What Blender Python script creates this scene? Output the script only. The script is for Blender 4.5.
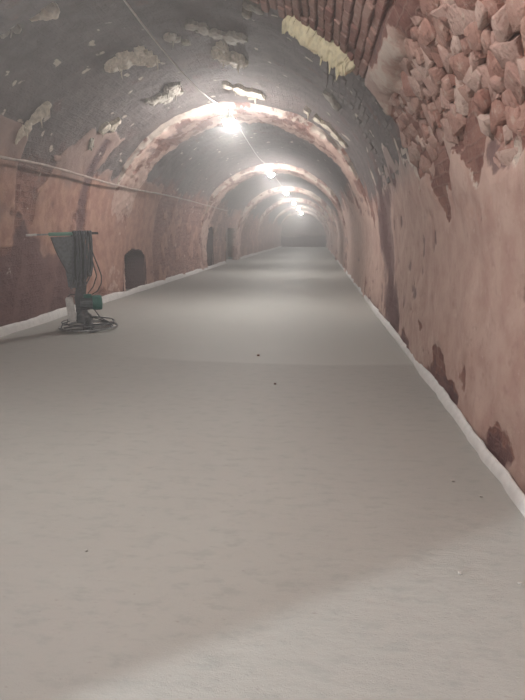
import bpy, bmesh, math, random
import numpy as np
from mathutils import Vector, Matrix

# ------------------------------------------------------------------ reset
for o in list(bpy.data.objects):
    bpy.data.objects.remove(o, do_unlink=True)
SC = bpy.context.scene
COL = SC.collection
random.seed(7)
RNG = np.random.default_rng(7)

# ------------------------------------------------------------------ camera
CAM_H = 1.6
YAW, PITCH = math.radians(-5.736), math.radians(-12.346)
cam_d = bpy.data.cameras.new('camera')
cam_d.sensor_fit = 'VERTICAL'
cam_d.sensor_height = 24.0
cam_d.sensor_width = 18.0
cam_d.lens = 24.0 * 530.0 / 700.0
cam_d.clip_start = 0.05
cam_d.clip_end = 300
cam = bpy.data.objects.new('camera', cam_d)
cam.location = (0, 0, CAM_H)
cam.rotation_euler = (math.pi / 2 + PITCH, 0, -YAW)
COL.objects.link(cam)
SC.camera = cam

# ------------------------------------------------------------------ world: still, dusty cellar air
w = bpy.data.worlds.new('world')
SC.world = w
w.use_nodes = True
wn = w.node_tree
wn.nodes['Background'].inputs[0].default_value = (0.6, 0.7, 0.8, 1)
wn.nodes['Background'].inputs[1].default_value = 0.0
HAZE = 0.019
vs = wn.nodes.new('ShaderNodeVolumeScatter')
vs.inputs['Color'].default_value = (0.97, 0.95, 0.94, 1)
vs.inputs['Density'].default_value = HAZE
vs.inputs['Anisotropy'].default_value = 0.6
wn.links.new(vs.outputs[0], wn.nodes['World Output'].inputs['Volume'])

# ------------------------------------------------------------------ exposure, lamp strengths
SC.view_settings.view_transform = 'Standard'
SC.view_settings.look = 'None'
SC.view_settings.gamma = 1.0
SC.view_settings.use_curve_mapping = False
SC.view_settings.exposure = 0.5
BULB_STRENGTH = 650.0
BULB_COLOR = (1.0, 0.965, 0.925)
SIDE_STRENGTH = 92000.0
SIDE_COLOR = (0.86, 0.95, 1.0)

# ------------------------------------------------------------------ tunnel dimensions
XC, ZS, RB = -1.87, 1.1, 3.17           # axis, springing height, radius
SL = ZS + math.pi * RB + ZS             # developed length of the section
Y0, Y1 = -6.0, 70.0
STEP_Y = 6.25                           # where the near brick ring ends and the vault steps up


# ------------------------------------------------------------------ numpy noise
def hash3(i, j, k, seed):
    n = (i.astype(np.int64) * 374761393 + j.astype(np.int64) * 668265263 + k.astype(np.int64) * 2147483647 + seed * 974711) & 0x7fffffff
    n = (n ^ (n >> 13)) * 1274126177 & 0x7fffffff
    n = (n ^ (n >> 16)) * 1911520717 & 0x7fffffff
    return ((n ^ (n >> 15)) & 0xffff) / 65535.0


def vnoise(x, y, z, seed=0):
    x, y, z = np.broadcast_arrays(np.asarray(x, float), np.asarray(y, float), np.asarray(z, float))
    xi, yi, zi = np.floor(x), np.floor(y), np.floor(z)
    fx, fy, fz = x - xi, y - yi, z - zi
    fx = fx * fx * (3 - 2 * fx); fy = fy * fy * (3 - 2 * fy); fz = fz * fz * (3 - 2 * fz)
    r = 0
    for a in (0, 1):
        for b in (0, 1):
            for c in (0, 1):
                wgt = (fx if a else 1 - fx) * (fy if b else 1 - fy) * (fz if c else 1 - fz)
                r = r + wgt * hash3(xi + a, yi + b, zi + c, seed)
    return r * 2 - 1


def fbm(x, y, z, freq, octv, seed=0, gain=0.5):
    r, a, t = 0, 1.0, 0
    for o in range(octv):
        r = r + a * vnoise(x * freq + 13.1 * o, y * freq + 7.7 * o, z * freq + 3.3 * o, seed + o)
        t += a; a *= gain; freq *= 2.03
    return r / t


def sstep(x, a, b):
    t = np.clip((x - a) / (b - a), 0, 1)
    return t * t * (3 - 2 * t)


# ------------------------------------------------------------------ section of the vault
def vault_radius(theta_deg, y, s=None):
    e = np.minimum(theta_deg, 180 - theta_deg)
    wv = sstep(e, 8, 45)
    yb = STEP_Y + (0.07 * vnoise(np.asarray(s) * 4.0, 0.0, 5.0, 61) if s is not None else 0)
    return RB + 0.18 * wv * (np.asarray(y) > yb)


def section(s, extra):
    """s = developed length from the right floor edge, extra = outward shift. returns X, Z and inward normal"""
    s = np.asarray(s, float)
    th = np.clip((s - ZS) / RB, 0, math.pi)
    below_r, below_l = s < ZS, s > ZS + math.pi * RB
    nx, nz = -np.cos(th), -np.sin(th)
    R = RB + extra
    X = XC + R * np.cos(th)
    Z = ZS + R * np.sin(th)
    Z = np.where(below_r, s, Z)
    Z = np.where(below_l, SL - s, Z)
    return X, Z, nx, nz


def s_of(theta_deg):
    return ZS + math.radians(theta_deg) * RB


# ------------------------------------------------------------------ materials
def new_mat(name):
    m = bpy.data.materials.new(name)
    m.use_nodes = True
    nt = m.node_tree
    return m, nt, nt.nodes['Principled BSDF']


def N(nt, kind, **kw):
    n = nt.nodes.new(kind)
    for k, v in kw.items():
        if k in n.inputs.keys():
            n.inputs[k].default_value = v
        else:
            setattr(n, k, v)
    return n


def mathn(nt, op, a, b=None, c=None, clamp=False):
    n = nt.nodes.new('ShaderNodeMath'); n.operation = op; n.use_clamp = clamp
    for i, v in enumerate((a, b, c)):
        if v is None: continue
        if isinstance(v, (int, float)): n.inputs[i].default_value = v
        else: nt.links.new(v, n.inputs[i])
    return n.outputs[0]


def mixc(nt, fac, a, b):
    n = nt.nodes.new('ShaderNodeMix'); n.data_type = 'RGBA'
    for sock, v in ((n.inputs['Factor'], fac), (n.inputs['A'], a), (n.inputs['B'], b)):
        if isinstance(v, (int, float)): sock.default_value = v
        elif isinstance(v, tuple): sock.default_value = (*v, 1)
        else: nt.links.new(v, sock)
    return n.outputs['Result']


def ramp(nt, fac, lo, hi):
    n = nt.nodes.new('ShaderNodeMapRange'); n.interpolation_type = 'SMOOTHSTEP'
    nt.links.new(fac, n.inputs[0]); n.inputs[1].default_value = lo; n.inputs[2].default_value = hi
    return n.outputs[0]


def simple_mat(name, col, rough=0.6, metal=0.0, var=0.12, scale=30.0, bump=0.0, col2=None, coord='Object'):
    m, nt, b = new_mat(name)
    tc = N(nt, 'ShaderNodeTexCoord')
    nz = N(nt, 'ShaderNodeTexNoise'); nz.inputs['Scale'].default_value = scale; nz.inputs['Detail'].default_value = 5
    nt.links.new(tc.outputs[coord], nz.inputs['Vector'])
    c2 = col2 or tuple(c * (1 - 2.5 * var) for c in col)
    f = ramp(nt, nz.outputs['Fac'], 0.35, 0.7)
    nt.links.new(mixc(nt, f, col, c2), b.inputs['Base Color'])
    b.inputs['Roughness'].default_value = rough
    b.inputs['Metallic'].default_value = metal
    if bump:
        bp = N(nt, 'ShaderNodeBump'); bp.inputs['Strength'].default_value = 0.6; bp.inputs['Distance'].default_value = bump
        nt.links.new(nz.outputs['Fac'], bp.inputs['Height']); nt.links.new(bp.outputs[0], b.inputs['Normal'])
    return m


def masonry_material():
    m, nt, b = new_mat('old_masonry')
    L = nt.links.new
    tc = N(nt, 'ShaderNodeTexCoord')
    P = tc.outputs['Object']

    def att(n):
        a = N(nt, 'ShaderNodeAttribute'); a.attribute_name = n
        return a

    def noise(scale, detail=5, rough=0.55, vec=None, dist=0.0):
        n = N(nt, 'ShaderNodeTexNoise')
        n.inputs['Scale'].default_value = scale; n.inputs['Detail'].default_value = detail
        n.inputs['Roughness'].default_value = rough; n.inputs['Distortion'].default_value = dist
        L(vec or P, n.inputs['Vector'])
        return n.outputs['Fac']
    n1, n2, n3, n4, n5 = noise(0.9), noise(4.0, 6), noise(17.0, 6, 0.65), noise(60.0, 4, 0.7), noise(7.5, 7, 0.7)
    mp = N(nt, 'ShaderNodeMapping'); mp.inputs['Scale'].default_value = (2.0, 2.0, 1.3); L(P, mp.inputs['Vector'])
    streak = noise(1.0, 5, 0.6, mp.outputs[0])
    # brick pattern in developed coordinates
    suv = att('suv').outputs['Vector']
    wob = N(nt, 'ShaderNodeVectorMath'); wob.operation = 'MULTIPLY_ADD'
    nv = N(nt, 'ShaderNodeTexNoise'); nv.inputs['Scale'].default_value = 5.0; L(P, nv.inputs['Vector'])
    L(nv.outputs['Color'], wob.inputs[0]); wob.inputs[1].default_value = (0.06, 0.06, 0.0); L(suv, wob.inputs[2])
    br = N(nt, 'ShaderNodeTexBrick')
    br.inputs['Scale'].default_value = 1.0; br.inputs['Mortar Size'].default_value = 0.010
    br.inputs['Mortar Smooth'].default_value = 0.4; br.inputs['Brick Width'].default_value = 0.27
    br.inputs['Row Height'].default_value = 0.095
    br.inputs['Color1'].default_value = (0.0, 0, 0, 1); br.inputs['Color2'].default_value = (1, 1, 1, 1); br.inputs['Mortar'].default_value = (0.5, .5, .5, 1)
    L(wob.outputs[0], br.inputs['Vector'])
    # bare brick
    sep = N(nt, 'ShaderNodeSeparateColor'); L(br.outputs['Color'], sep.inputs[0])
    bv = mathn(nt, 'ADD', mathn(nt, 'MULTIPLY', sep.outputs[0], 0.45), mathn(nt, 'MULTIPLY', n2, 0.6))
    brick = mixc(nt, ramp(nt, bv, 0.15, 0.85), (0.19, 0.08, 0.066), (0.33, 0.175, 0.14))
    brick = mixc(nt, mathn(nt, 'MULTIPLY', br.outputs['Fac'], 0.45), brick, (0.31, 0.20, 0.17))
    brick = mixc(nt, ramp(nt, n3, 0.55, 0.8), brick, (0.40, 0.30, 0.26))
    # thin old plaster
    pl = mixc(nt, ramp(nt, n2, 0.35, 0.7), (0.51, 0.37, 0.315), (0.43, 0.285, 0.24))
    pl = mixc(nt, mathn(nt, 'MULTIPLY', ramp(nt, streak, 0.5, 0.75), 0.55), pl, (0.36, 0.225, 0.195))
    pl = mixc(nt, mathn(nt, 'MULTIPLY', ramp(nt, n3, 0.58, 0.75), 0.6), pl, (0.60, 0.48, 0.42))
    kw = att('warm').outputs['Fac']
    pl = mixc(nt, kw, pl, mixc(nt, ramp(nt, n2, 0.35, 0.65), (0.42, 0.25, 0.19), (0.31, 0.165, 0.13)))
    pl = mixc(nt, mathn(nt, 'MULTIPLY', ramp(nt, n5, 0.52, 0.7), 0.5), pl, (0.32, 0.20, 0.17))
    # grey limed / sooted surface
    so = mixc(nt, ramp(nt, n2, 0.3, 0.7), (0.108, 0.100, 0.102), (0.165, 0.149, 0.147))
    so = mixc(nt, mathn(nt, 'MULTIPLY', ramp(nt, n1, 0.5, 0.7), 0.5), so, (0.16, 0.115, 0.11))
    so = mixc(nt, mathn(nt, 'MULTIPLY', ramp(nt, n3, 0.6, 0.75), 0.4), so, (0.27, 0.25, 0.24))
    lime = mixc(nt, n3, (0.68, 0.61, 0.53), (0.46, 0.38, 0.33))

    def msk(name, amp=0.5, a=0.35, bb=0.65):
        v = att(name).outputs['Fac']
        h = mathn(nt, 'MULTIPLY', mathn(nt, 'SUBTRACT', mathn(nt, 'ADD', mathn(nt, 'MULTIPLY', n2, 0.4), mathn(nt, 'MULTIPLY', n3, 0.6)), 0.5), amp)
        return ramp(nt, mathn(nt, 'ADD', v, h), a, bb)
    kp = msk('plaster', 1.0, 0.42, 0.58)
    ks = msk('soot', 0.8, 0.2, 0.8)
    kd = msk('stain', 0.9, 0.3, 0.7)
    kl = msk('lime', 1.2, 0.4, 0.6)
    c = mixc(nt, mathn(nt, 'MULTIPLY', ks, 0.92), brick, so)
    c = mixc(nt, kp, c, mixc(nt, mathn(nt, 'MULTIPLY', ks, 0.62), pl, (0.24, 0.20, 0.19)))
    c = mixc(nt, mathn(nt, 'MULTIPLY', kd, 0.75), c, (0.13, 0.075, 0.08))
    c = mixc(nt, mathn(nt, 'MULTIPLY', kl, 0.85), c, lime)
    L(c, b.inputs['Base Color'])
    b.inputs['Roughness'].default_value = 0.9
    b.inputs['Specular IOR Level'].default_value = 0.25
    # relief
    inv = mathn(nt, 'SUBTRACT', 1.0, kp)
    h = mathn(nt, 'MULTIPLY', mathn(nt, 'MULTIPLY', br.outputs['Fac'], -0.006), inv)
    h = mathn(nt, 'ADD', h, mathn(nt, 'MULTIPLY', n3, mathn(nt, 'ADD', 0.010, mathn(nt, 'MULTIPLY', inv, 0.030))))
    h = mathn(nt, 'ADD', h, mathn(nt, 'MULTIPLY', n4, mathn(nt, 'ADD', 0.003, mathn(nt, 'MULTIPLY', inv, 0.007))))
    h = mathn(nt, 'ADD', h, mathn(nt, 'MULTIPLY', kp, 0.012))
    bp = N(nt, 'ShaderNodeBump'); bp.inputs['Strength'].default_value = 0.9; bp.inputs['Distance'].default_value = 1.0
    L(h, bp.inputs['Height']); L(bp.outputs[0], b.inputs['Normal'])
    return m


def piece_material(name, cols, soot=0.0):
    """loose bricks: every piece its own tone"""
    m, nt, b = new_mat(name)
    L = nt.links.new
    tc = N(nt, 'ShaderNodeTexCoord'); oi = N(nt, 'ShaderNodeObjectInfo')
    geo = N(nt, 'ShaderNodeNewGeometry')
    nz = N(nt, 'ShaderNodeTexNoise'); nz.inputs['Scale'].default_value = 14; nz.inputs['Detail'].default_value = 6; nz.inputs['Roughness'].default_value = 0.65
    L(geo.outputs['Position'], nz.inputs['Vector'])
    cr = N(nt, 'ShaderNodeValToRGB')
    for i, c in enumerate(cols):
        e = cr.color_ramp.elements[i] if i < 2 else cr.color_ramp.elements.new(i / (len(cols) - 1))
        e.position = i / (len(cols) - 1); e.color = (*c, 1)
    L(oi.outputs['Random'], cr.inputs[0])
    c = mixc(nt, mathn(nt, 'MULTIPLY', ramp(nt, nz.outputs['Fac'], 0.52, 0.72), 0.65), cr.outputs[0], (0.50, 0.40, 0.34) if not soot else (0.25, 0.23, 0.22))
    c = mixc(nt, mathn(nt, 'MULTIPLY', ramp(nt, nz.outputs['Fac'], 0.46, 0.30), 0.6), c, (0.14, 0.065, 0.055) if not soot else (0.10, 0.09, 0.09))
    L(c, b.inputs['Base Color'])
    b.inputs['Roughness'].default_value = 0.92
    b.inputs['Specular IOR Level'].default_value = 0.2
    n2 = N(nt, 'ShaderNodeTexNoise'); n2.inputs['Scale'].default_value = 45; n2.inputs['Detail'].default_value = 5
    L(geo.outputs['Position'], n2.inputs['Vector'])
    bp = N(nt, 'ShaderNodeBump'); bp.inputs['Strength'].default_value = 0.8; bp.inputs['Distance'].default_value = 0.02
    L(n2.outputs['Fac'], bp.inputs['Height']); L(bp.outputs[0], b.inputs['Normal'])
    return m


def concrete_material():
    m, nt, b = new_mat('fresh_concrete')
    L = nt.links.new
    tc = N(nt, 'ShaderNodeTexCoord'); P = tc.outputs['Object']

    def noise(scale, detail=5, rough=0.55, sc=(1, 1, 1)):
        n = N(nt, 'ShaderNodeTexNoise'); n.inputs['Scale'].default_value = scale
        n.inputs['Detail'].default_value = detail; n.inputs['Roughness'].default_value = rough
        mp = N(nt, 'ShaderNodeMapping'); mp.inputs['Scale'].default_value = sc; L(P, mp.inputs['Vector'])
        L(mp.outputs[0], n.inputs['Vector'])
        return n.outputs['Fac']
    n1 = noise(0.35, 4, 0.5, (1, 0.5, 1)); n2 = noise(2.2, 6, 0.6, (0.5, 1.2, 1)); n3 = noise(150, 3, 0.7); n4 = noise(26, 3, 0.5, (1, 2.5, 1)); n5 = noise(9, 7, 0.7, (0.7, 1.6, 1))
    c = mixc(nt, ramp(nt, n1, 0.3, 0.7), (0.388, 0.380, 0.352), (0.352, 0.345, 0.322))
    c = mixc(nt, mathn(nt, 'MULTIPLY', ramp(nt, n2, 0.45, 0.75), 0.35), c, (0.41, 0.41, 0.385))
    c = mixc(nt, mathn(nt, 'MULTIPLY', ramp(nt, n5, 0.48, 0.68), 0.60), c, (0.29, 0.295, 0.275))
    # the floor colour turns paler beyond y = 6.4, along a curved border
    sx = N(nt, 'ShaderNodeSeparateXYZ'); L(P, sx.inputs[0])
    X, Y = sx.outputs[0], sx.outputs[1]
    pale_line = mathn(nt, 'ADD', Y, mathn(nt, 'MULTIPLY', mathn(nt, 'POWER', mathn(nt, 'ABSOLUTE', mathn(nt, 'ADD', X, 0.35)), 2.0), -0.06))
    pale_line = mathn(nt, 'ADD', pale_line, mathn(nt, 'MULTIPLY', n2, 0.12))
    edge = mathn(nt, 'MULTIPLY', ramp(nt, pale_line, 6.47, 6.60), ramp(nt, X, -3.2, -1.4))
    c = mixc(nt, mathn(nt, 'MULTIPLY', edge, 0.55), c, (0.50, 0.50, 0.465))
    c = mixc(nt, mathn(nt, 'MULTIPLY', ramp(nt, n3, 0.62, 0.75), 0.35), c, (0.22, 0.20, 0.18))
    c = mixc(nt, mathn(nt, 'MULTIPLY', ramp(nt, n4, 0.66, 0.74), 0.55), c, (0.24, 0.22, 0.20))
    L(c, b.inputs['Base Color'])
    rr = mathn(nt, 'ADD', 0.52, mathn(nt, 'MULTIPLY', n2, 0.25)); L(rr, b.inputs['Roughness'])
    b.inputs['Specular IOR Level'].default_value = 0.4
    bp = N(nt, 'ShaderNodeBump'); bp.inputs['Strength'].default_value = 0.5; bp.inputs['Distance'].default_value = 0.004
    L(mathn(nt, 'ADD', n3, mathn(nt, 'MULTIPLY', n5, 3.0)), bp.inputs['Height']); L(bp.outputs[0], b.inputs['Normal'])
    return m


M = {
    'masonry': masonry_material(),
    'concrete': concrete_material(),
    'brick': piece_material('bare_brick', [(0.25, 0.125, 0.105), (0.31, 0.17, 0.14), (0.35, 0.22, 0.185), (0.27, 0.145, 0.125)]),
    'rubble': piece_material('broken_brick', [(0.30, 0.15, 0.12), (0.42, 0.27, 0.225), (0.35, 0.18, 0.145), (0.50, 0.38, 0.33), (0.38, 0.22, 0.185), (0.46, 0.33, 0.285)]),
    'grey_brick': piece_material('sooty_brick', [(0.17, 0.15, 0.148), (0.21, 0.185, 0.18), (0.185, 0.155, 0.15)], soot=1),
    'mortar': simple_mat('crumbling_mortar', (0.55, 0.44, 0.37), 0.95, var=0.15, scale=22, bump=0.02),
    'edge': simple_mat('edge_insulation', (0.66, 0.64, 0.62), 0.6, var=0.05, scale=12, bump=0.004),
    'foam': simple_mat('cured_foam', (0.62, 0.55, 0.45), 0.75, var=0.12, scale=20, bump=0.015),
    'foam_grey': simple_mat('dusty_foam', (0.42, 0.385, 0.33), 0.85, var=0.12, scale=20, bump=0.015),
    'foam_yellow': simple_mat('yellow_foam', (0.76, 0.69, 0.47), 0.7, var=0.08, scale=18, bump=0.01),
    'cord': simple_mat('grey_cord', (0.58, 0.56, 0.54), 0.5, var=0.08),
    'hose': simple_mat('brown_hose', (0.42, 0.34, 0.30), 0.6, var=0.15, scale=9),
    'steel': simple_mat('worn_steel', (0.34, 0.35, 0.36), 0.45, 0.6, var=0.2, scale=40),
    'dark_steel': simple_mat('dark_steel', (0.10, 0.105, 0.115), 0.55, 0.3, var=0.15, scale=35),
    'blue_grey': simple_mat('blue_grey_paint', (0.17, 0.185, 0.195), 0.55, 0.1, var=0.15, scale=25),
    'green': simple_mat('green_paint', (0.03, 0.16, 0.13), 0.45, 0.1, var=0.12, scale=20),
    'grip': simple_mat('green_grip', (0.16, 0.36, 0.28), 0.55, var=0.08, scale=20),
    'white_paint': simple_mat('chalky_white_paint', (0.66, 0.66, 0.64), 0.55, var=0.1, scale=15),
    'black': simple_mat('black_rubber', (0.03, 0.03, 0.035), 0.6, var=0.1),
    'cable_grey': simple_mat('slate_cable', (0.17, 0.18, 0.20), 0.5, var=0.1),
    'socket': simple_mat('white_socket', (0.6, 0.6, 0.58), 0.45, var=0.05),
    'chip': simple_mat('mortar_chip', (0.55, 0.52, 0.48), 0.9, var=0.15, scale=60),
    'dark_chip': simple_mat('brick_chip', (0.20, 0.12, 0.09), 0.9, var=0.15, scale=60),
}


def emit_mat(name, col, strength):
    m = bpy.data.materials.new(name); m.use_nodes = True
    nt = m.node_tree; nt.nodes.clear()
    o = nt.nodes.new('ShaderNodeOutputMaterial'); e = nt.nodes.new('ShaderNodeEmission')
    e.inputs[0].default_value = (*col, 1); e.inputs[1].default_value = strength
    nt.links.new(e.outputs[0], o.inputs[0])
    return m


M['glow'] = emit_mat('lit_bulb', BULB_COLOR, BULB_STRENGTH)
M['glow_side'] = emit_mat('lit_cool_bulb', SIDE_COLOR, SIDE_STRENGTH)


# ------------------------------------------------------------------ mesh helpers
class MB:
    def __init__(self):
        self.v, self.f = [], []

    def add(self, vs, fs):
        n = len(self.v)
        self.v += [tuple(p) for p in vs]
        self.f += [tuple(i + n for i in f) for f in fs]
        return self

    def box(self, c, s, rot=None, taper=1.0):
        m = rot or Matrix.Identity(3)
        vs = []
        for z in (-1, 1):
            k = taper if z > 0 else 1.0
            for x, y in ((-1, -1), (1, -1), (1, 1), (-1, 1)):
                vs.append(Vector(c) + m @ Vector((x * s[0] / 2 * k, y * s[1] / 2 * k, z * s[2] / 2)))
        return self.add(vs, [(3, 2, 1, 0), (4, 5, 6, 7), (0, 1, 5, 4), (1, 2, 6, 5), (2, 3, 7, 6), (3, 0, 4, 7)])

    def tube(self, pts, r, seg=8, closed=False):
        pts = [Vector(p) for p in pts]
        n = len(pts)
        rr = r if isinstance(r, (list, tuple)) else [r] * n
        vs, fs = [], []
        up = None
        for i, p in enumerate(pts):
            a = pts[(i - 1) % n] if (closed or i > 0) else p
            b = pts[(i + 1) % n] if (closed or i < n - 1) else p
            t = (b - a).normalized()
            if up is None:
                up = Vector((0, 0, 1)) if abs(t.z) < 0.9 else Vector((1, 0, 0))
            u = (up - t * up.dot(t)).normalized(); up = u
            wv = t.cross(u)
            for k in range(seg):
                an = 2 * math.pi * k / seg
                vs.append(p + (u * math.cos(an) + wv * math.sin(an)) * rr[i])
        for i in range(n if closed else n - 1):
            j = (i + 1) % n
            for k in range(seg):
                l = (k + 1) % seg
                fs.append((i * seg + k, i * seg + l, j * seg + l, j * seg + k))
        if not closed:
            fs.append(tuple(reversed(range(seg)))); fs.append(tuple((n - 1) * seg + k for k in range(seg)))
        return self.add(vs, fs)

    def lathe(self, prof, origin=(0, 0, 0), axis='z', seg=20):
        vs, fs = [], []
        o = Vector(origin)
        for r, h in prof:
            for k in range(seg):
                an = 2 * math.pi * k / seg
                a, b = r * math.cos(an), r * math.sin(an)
                vs.append(o + (Vector((a, b, h)) if axis == 'z' else Vector((h, a, b)) if axis == 'x' else Vector((b, h, a))))
        for i in range(len(prof) - 1):
            for k in range(seg):
                l = (k + 1) % seg
                fs.append((i * seg + k, i * seg + l, (i + 1) * seg + l, (i + 1) * seg + k))
        fs.append(tuple(reversed(range(seg)))); fs.append(tuple((len(prof) - 1) * seg + k for k in range(seg)))
        return self.add(vs, fs)

    def build(self, name, mat, parent=None, smooth=True, bevel=0.0):
        me = bpy.data.meshes.new(name)
        me.from_pydata(self.v, [], self.f)
        bm = bmesh.new(); bm.from_mesh(me)
        bmesh.ops.recalc_face_normals(bm, faces=bm.faces)
        if bevel:
            es = [e for e in bm.edges if len(e.link_faces) == 2 and e.calc_face_angle(0) > 0.6]
            bmesh.ops.bevel(bm, geom=es, offset=bevel, segments=2, affect='EDGES', clamp_overlap=True)
        if smooth:
            for f in bm.faces: f.smooth = True
            for e in bm.edges:
                if len(e.link_faces) == 2 and e.calc_face_angle(0) > 0.7: e.smooth = False
        bm.to_mesh(me); bm.free()
        me.materials.append(mat)
        return link(name, me, parent)


def link(name, data, parent=None):
    o = bpy.data.objects.new(name, data)
    COL.objects.link(o)
    if parent: o.parent = parent
    return o


def tag(o, label=None, cat=None, group=None, kind=None):
    if label: o['label'] = label
    if cat: o['category'] = cat
    if group: o['group'] = group
    if kind: o['kind'] = kind
    return o


def empty(name, loc, rz=0.0):
    o = link(name, None)
    o.empty_display_size = 0.1
    o.location = loc; o.rotation_euler = (0, 0, rz)
    return o


def grid_mesh(name, V, faces, mat, parent=None, attrs=None, suv=None, smooth=True):
    me = bpy.data.meshes.new(name)
    nv, nf = len(V), len(faces)
    me.vertices.add(nv); me.vertices.foreach_set('co', np.ascontiguousarray(V, dtype=np.float32).ravel())
    me.loops.add(nf * 4); me.loops.foreach_set('vertex_index', np.ascontiguousarray(faces, dtype=np.int32).ravel())
    me.polygons.add(nf)
    me.polygons.foreach_set('loop_start', np.arange(0, nf * 4, 4, dtype=np.int32))
    me.polygons.foreach_set('loop_total', np.full(nf, 4, dtype=np.int32))
    me.update(calc_edges=True)
    if smooth: me.polygons.foreach_set('use_smooth', np.ones(nf, dtype=bool))
    for k, a in (attrs or {}).items():
        at = me.attributes.new(k, 'FLOAT', 'POINT'); at.data.foreach_set('value', np.ascontiguousarray(a, dtype=np.float32))
    if suv is not None:
        at = me.attributes.new('suv', 'FLOAT_VECTOR', 'POINT'); at.data.foreach_set('vector', np.ascontiguousarray(suv, dtype=np.float32).ravel())
    me.materials.append(mat)
    me.validate()
    return link(name, me, parent)


def quads(ni, nj, close_i=False):
    i, j = np.meshgrid(np.arange(ni if close_i else ni - 1), np.arange(nj - 1), indexing='ij')
    i2 = (i + 1) % ni
    return np.stack([i * nj + j, i2 * nj + j, i2 * nj + j + 1, i * nj + j + 1], -1).reshape(-1, 4)


# ------------------------------------------------------------------ the shell
OPEN = [  # holes in the left wall: y0, y1, top, depth
    (13.55, 15.35, 1.20, 0.9),
    (24.3, 25.9, 2.0, 0.9),
    (29.6, 34.6, 2.9, 0.7),
    (-3.5, -1.60, 2.15, 2.6),
]


def shell_attrs(s, y, X, Z):
    th = np.degrees(np.clip((s - ZS) / RB, 0, math.pi))
    n_lo = fbm(X, y, Z, 0.7, 3, 11)
    n_mid = fbm(X, y, Z, 2.2, 4, 21)
    fing = fbm(y * 2.6, 0.0, s * 0.25, 1.0, 3, 31)          # narrow upright tongues
    # right wall plaster with a ragged upper edge
    edge = 2.15 + 0.75 * fing + 0.25 * n_mid + 0.35 * sstep(y, 5.2, 6.6) * (y < 10)
    pr = sstep(edge - s, -0.06, 0.10) * (s < SL / 2)
    # low crumbled zone by the floor
    pr = pr * (1 - sstep(0.55 + 0.5 * n_lo - s, 0, 0.15) * sstep(n_mid, -0.2, 0.2) * 0.9)
    # a slab of plaster still clinging between the crumbled haunch and the brick courses
    pr = np.maximum(pr, sstep(th + 4 * n_mid, 34, 36) * (1 - sstep(th + 4 * n_mid, 41.5, 43.5)) * (y < STEP_Y) * sstep(y, 4.2, 4.8))
    # left haunch and wall
    sl = SL - s
    band = np.exp(-((y - 10.2 + (sl - 2.6) * -0.55) / 0.85) ** 2) * (sl < 3.75 + 0.3 * n_mid) + np.exp(-((y - 7.9) / 0.55) ** 2) * (sl < 3.3) * (sl > 1.4)
    pl = sstep(band + 0.25 * n_mid, 0.35, 0.55) * (s > SL / 2)
    pl = np.maximum(pl, (s > SL / 2) * (y > 11.2) * (y < 16.2) * sstep(3.0 + 0.6 * n_mid - sl, 0, 0.2) * sstep(n_lo + 0.55, 0.1, 0.4))
    pl = np.maximum(pl, (s > SL / 2) * sstep(n_mid + 0.35 * n_lo - 0.12 * (y < 10), 0.08, 0.28) * (sl < 3.0) * 0.9)
    far = sstep(y, 13.4, 14.5) * (s < SL / 2)
    pr = np.where(far > 0.5, sstep(2.7 + 1.2 * n_mid - s, 0, 0.3), pr)
    plaster = np.clip(np.maximum(pr, pl), 0, 1)
    # soot / lime grey on the vault
    e = np.minimum(th, 180 - th)
    soot = sstep(e + 14 * n_lo + 6 * n_mid, 22, 42) * (y > STEP_Y)
    soot = np.maximum(soot, 0.45 * sstep(e + 10 * n_lo, 25, 50) * (y <= STEP_Y) * sstep(y, 2, 6))
    soot = np.maximum(soot, 0.95 * (s > SL * 0.55) * sstep(e, 22, 38) * (y <= STEP_Y))
    soot = np.maximum(soot, 0.85 * (s < SL / 2) * sstep(s, 1.9, 2.6) * (y > STEP_Y) * (y < 12))
    soot = np.maximum(soot, (s > SL / 2) * (y < 11.2) * np.maximum(0.8 * sstep(SL - s, 2.0, 3.2), 0.55 * sstep(-n_lo, -0.3, 0.3)))
    soot = np.clip(soot * (1 - 0.35 * sstep(n_mid, 0.1, 0.5)), 0, 1)
    # dark, damp masonry
    st = np.exp(-((y - 9.5 - 0.9 * n_lo) / (0.95 + 0.4 * n_mid)) ** 2) * sstep(2.7 + 0.5 * n_mid - s, 0, 0.4) * (s < SL / 2) * (1.15 + 0.6 * n_mid)
    st = np.maximum(st, (s > SL / 2) * (y < 10.6) * sstep(1.55 + 0.9 * n_mid - sl, -0.4, 0.3) * 0.8)
    st = np.maximum(st, (s < SL / 2) * sstep(0.30 + 0.6 * n_mid - s, 0, 0.25) * (y < 9) * 0.6)
    st = np.maximum(st, (s > SL / 2) * np.exp(-((y - 10.95) / 0.25) ** 2) * (sl > 1.2) * (sl < 3.6) * 0.9)
    st = np.maximum(st, 0.5 * sstep(n_mid, 0.25, 0.5) * (1 - plaster))
    plaster = plaster * (1 - 0.8 * np.clip(st * 1.2 - 0.35 + 0.5 * n_mid, 0, 1))
    lime = sstep(fbm(X, y, Z, 5.0, 3, 41), 0.38, 0.6) * 0.7 * (1 - plaster)
    lime = np.maximum(lime, 0.75 * np.exp(-((s - edge) / 0.10) ** 2) * sstep(n_mid, -0.1, 0.3) * (s < SL / 2) * (y < 10.5))
    pit = sstep(fbm(y * 3.2, 1.0, s * 3.4, 1.0, 4, 47), 0.36, 0.5) * plaster * (s < SL / 2)
    st = np.maximum(st, 0.65 * pit)
    warm = 1.0 * (s > SL / 2)
    slab = sstep(th + 4 * n_mid, 34, 36) * (1 - sstep(th + 4 * n_mid, 41.5, 43.5)) * (y < STEP_Y) * (s < SL / 2) * sstep(y, 4.0, 4.8)
    lime = np.maximum(lime, 0.55 * slab * (0.7 + n_mid))
    return plaster, soot, np.clip(st, 0, 1), lime, n_lo, n_mid, pit, warm


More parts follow.
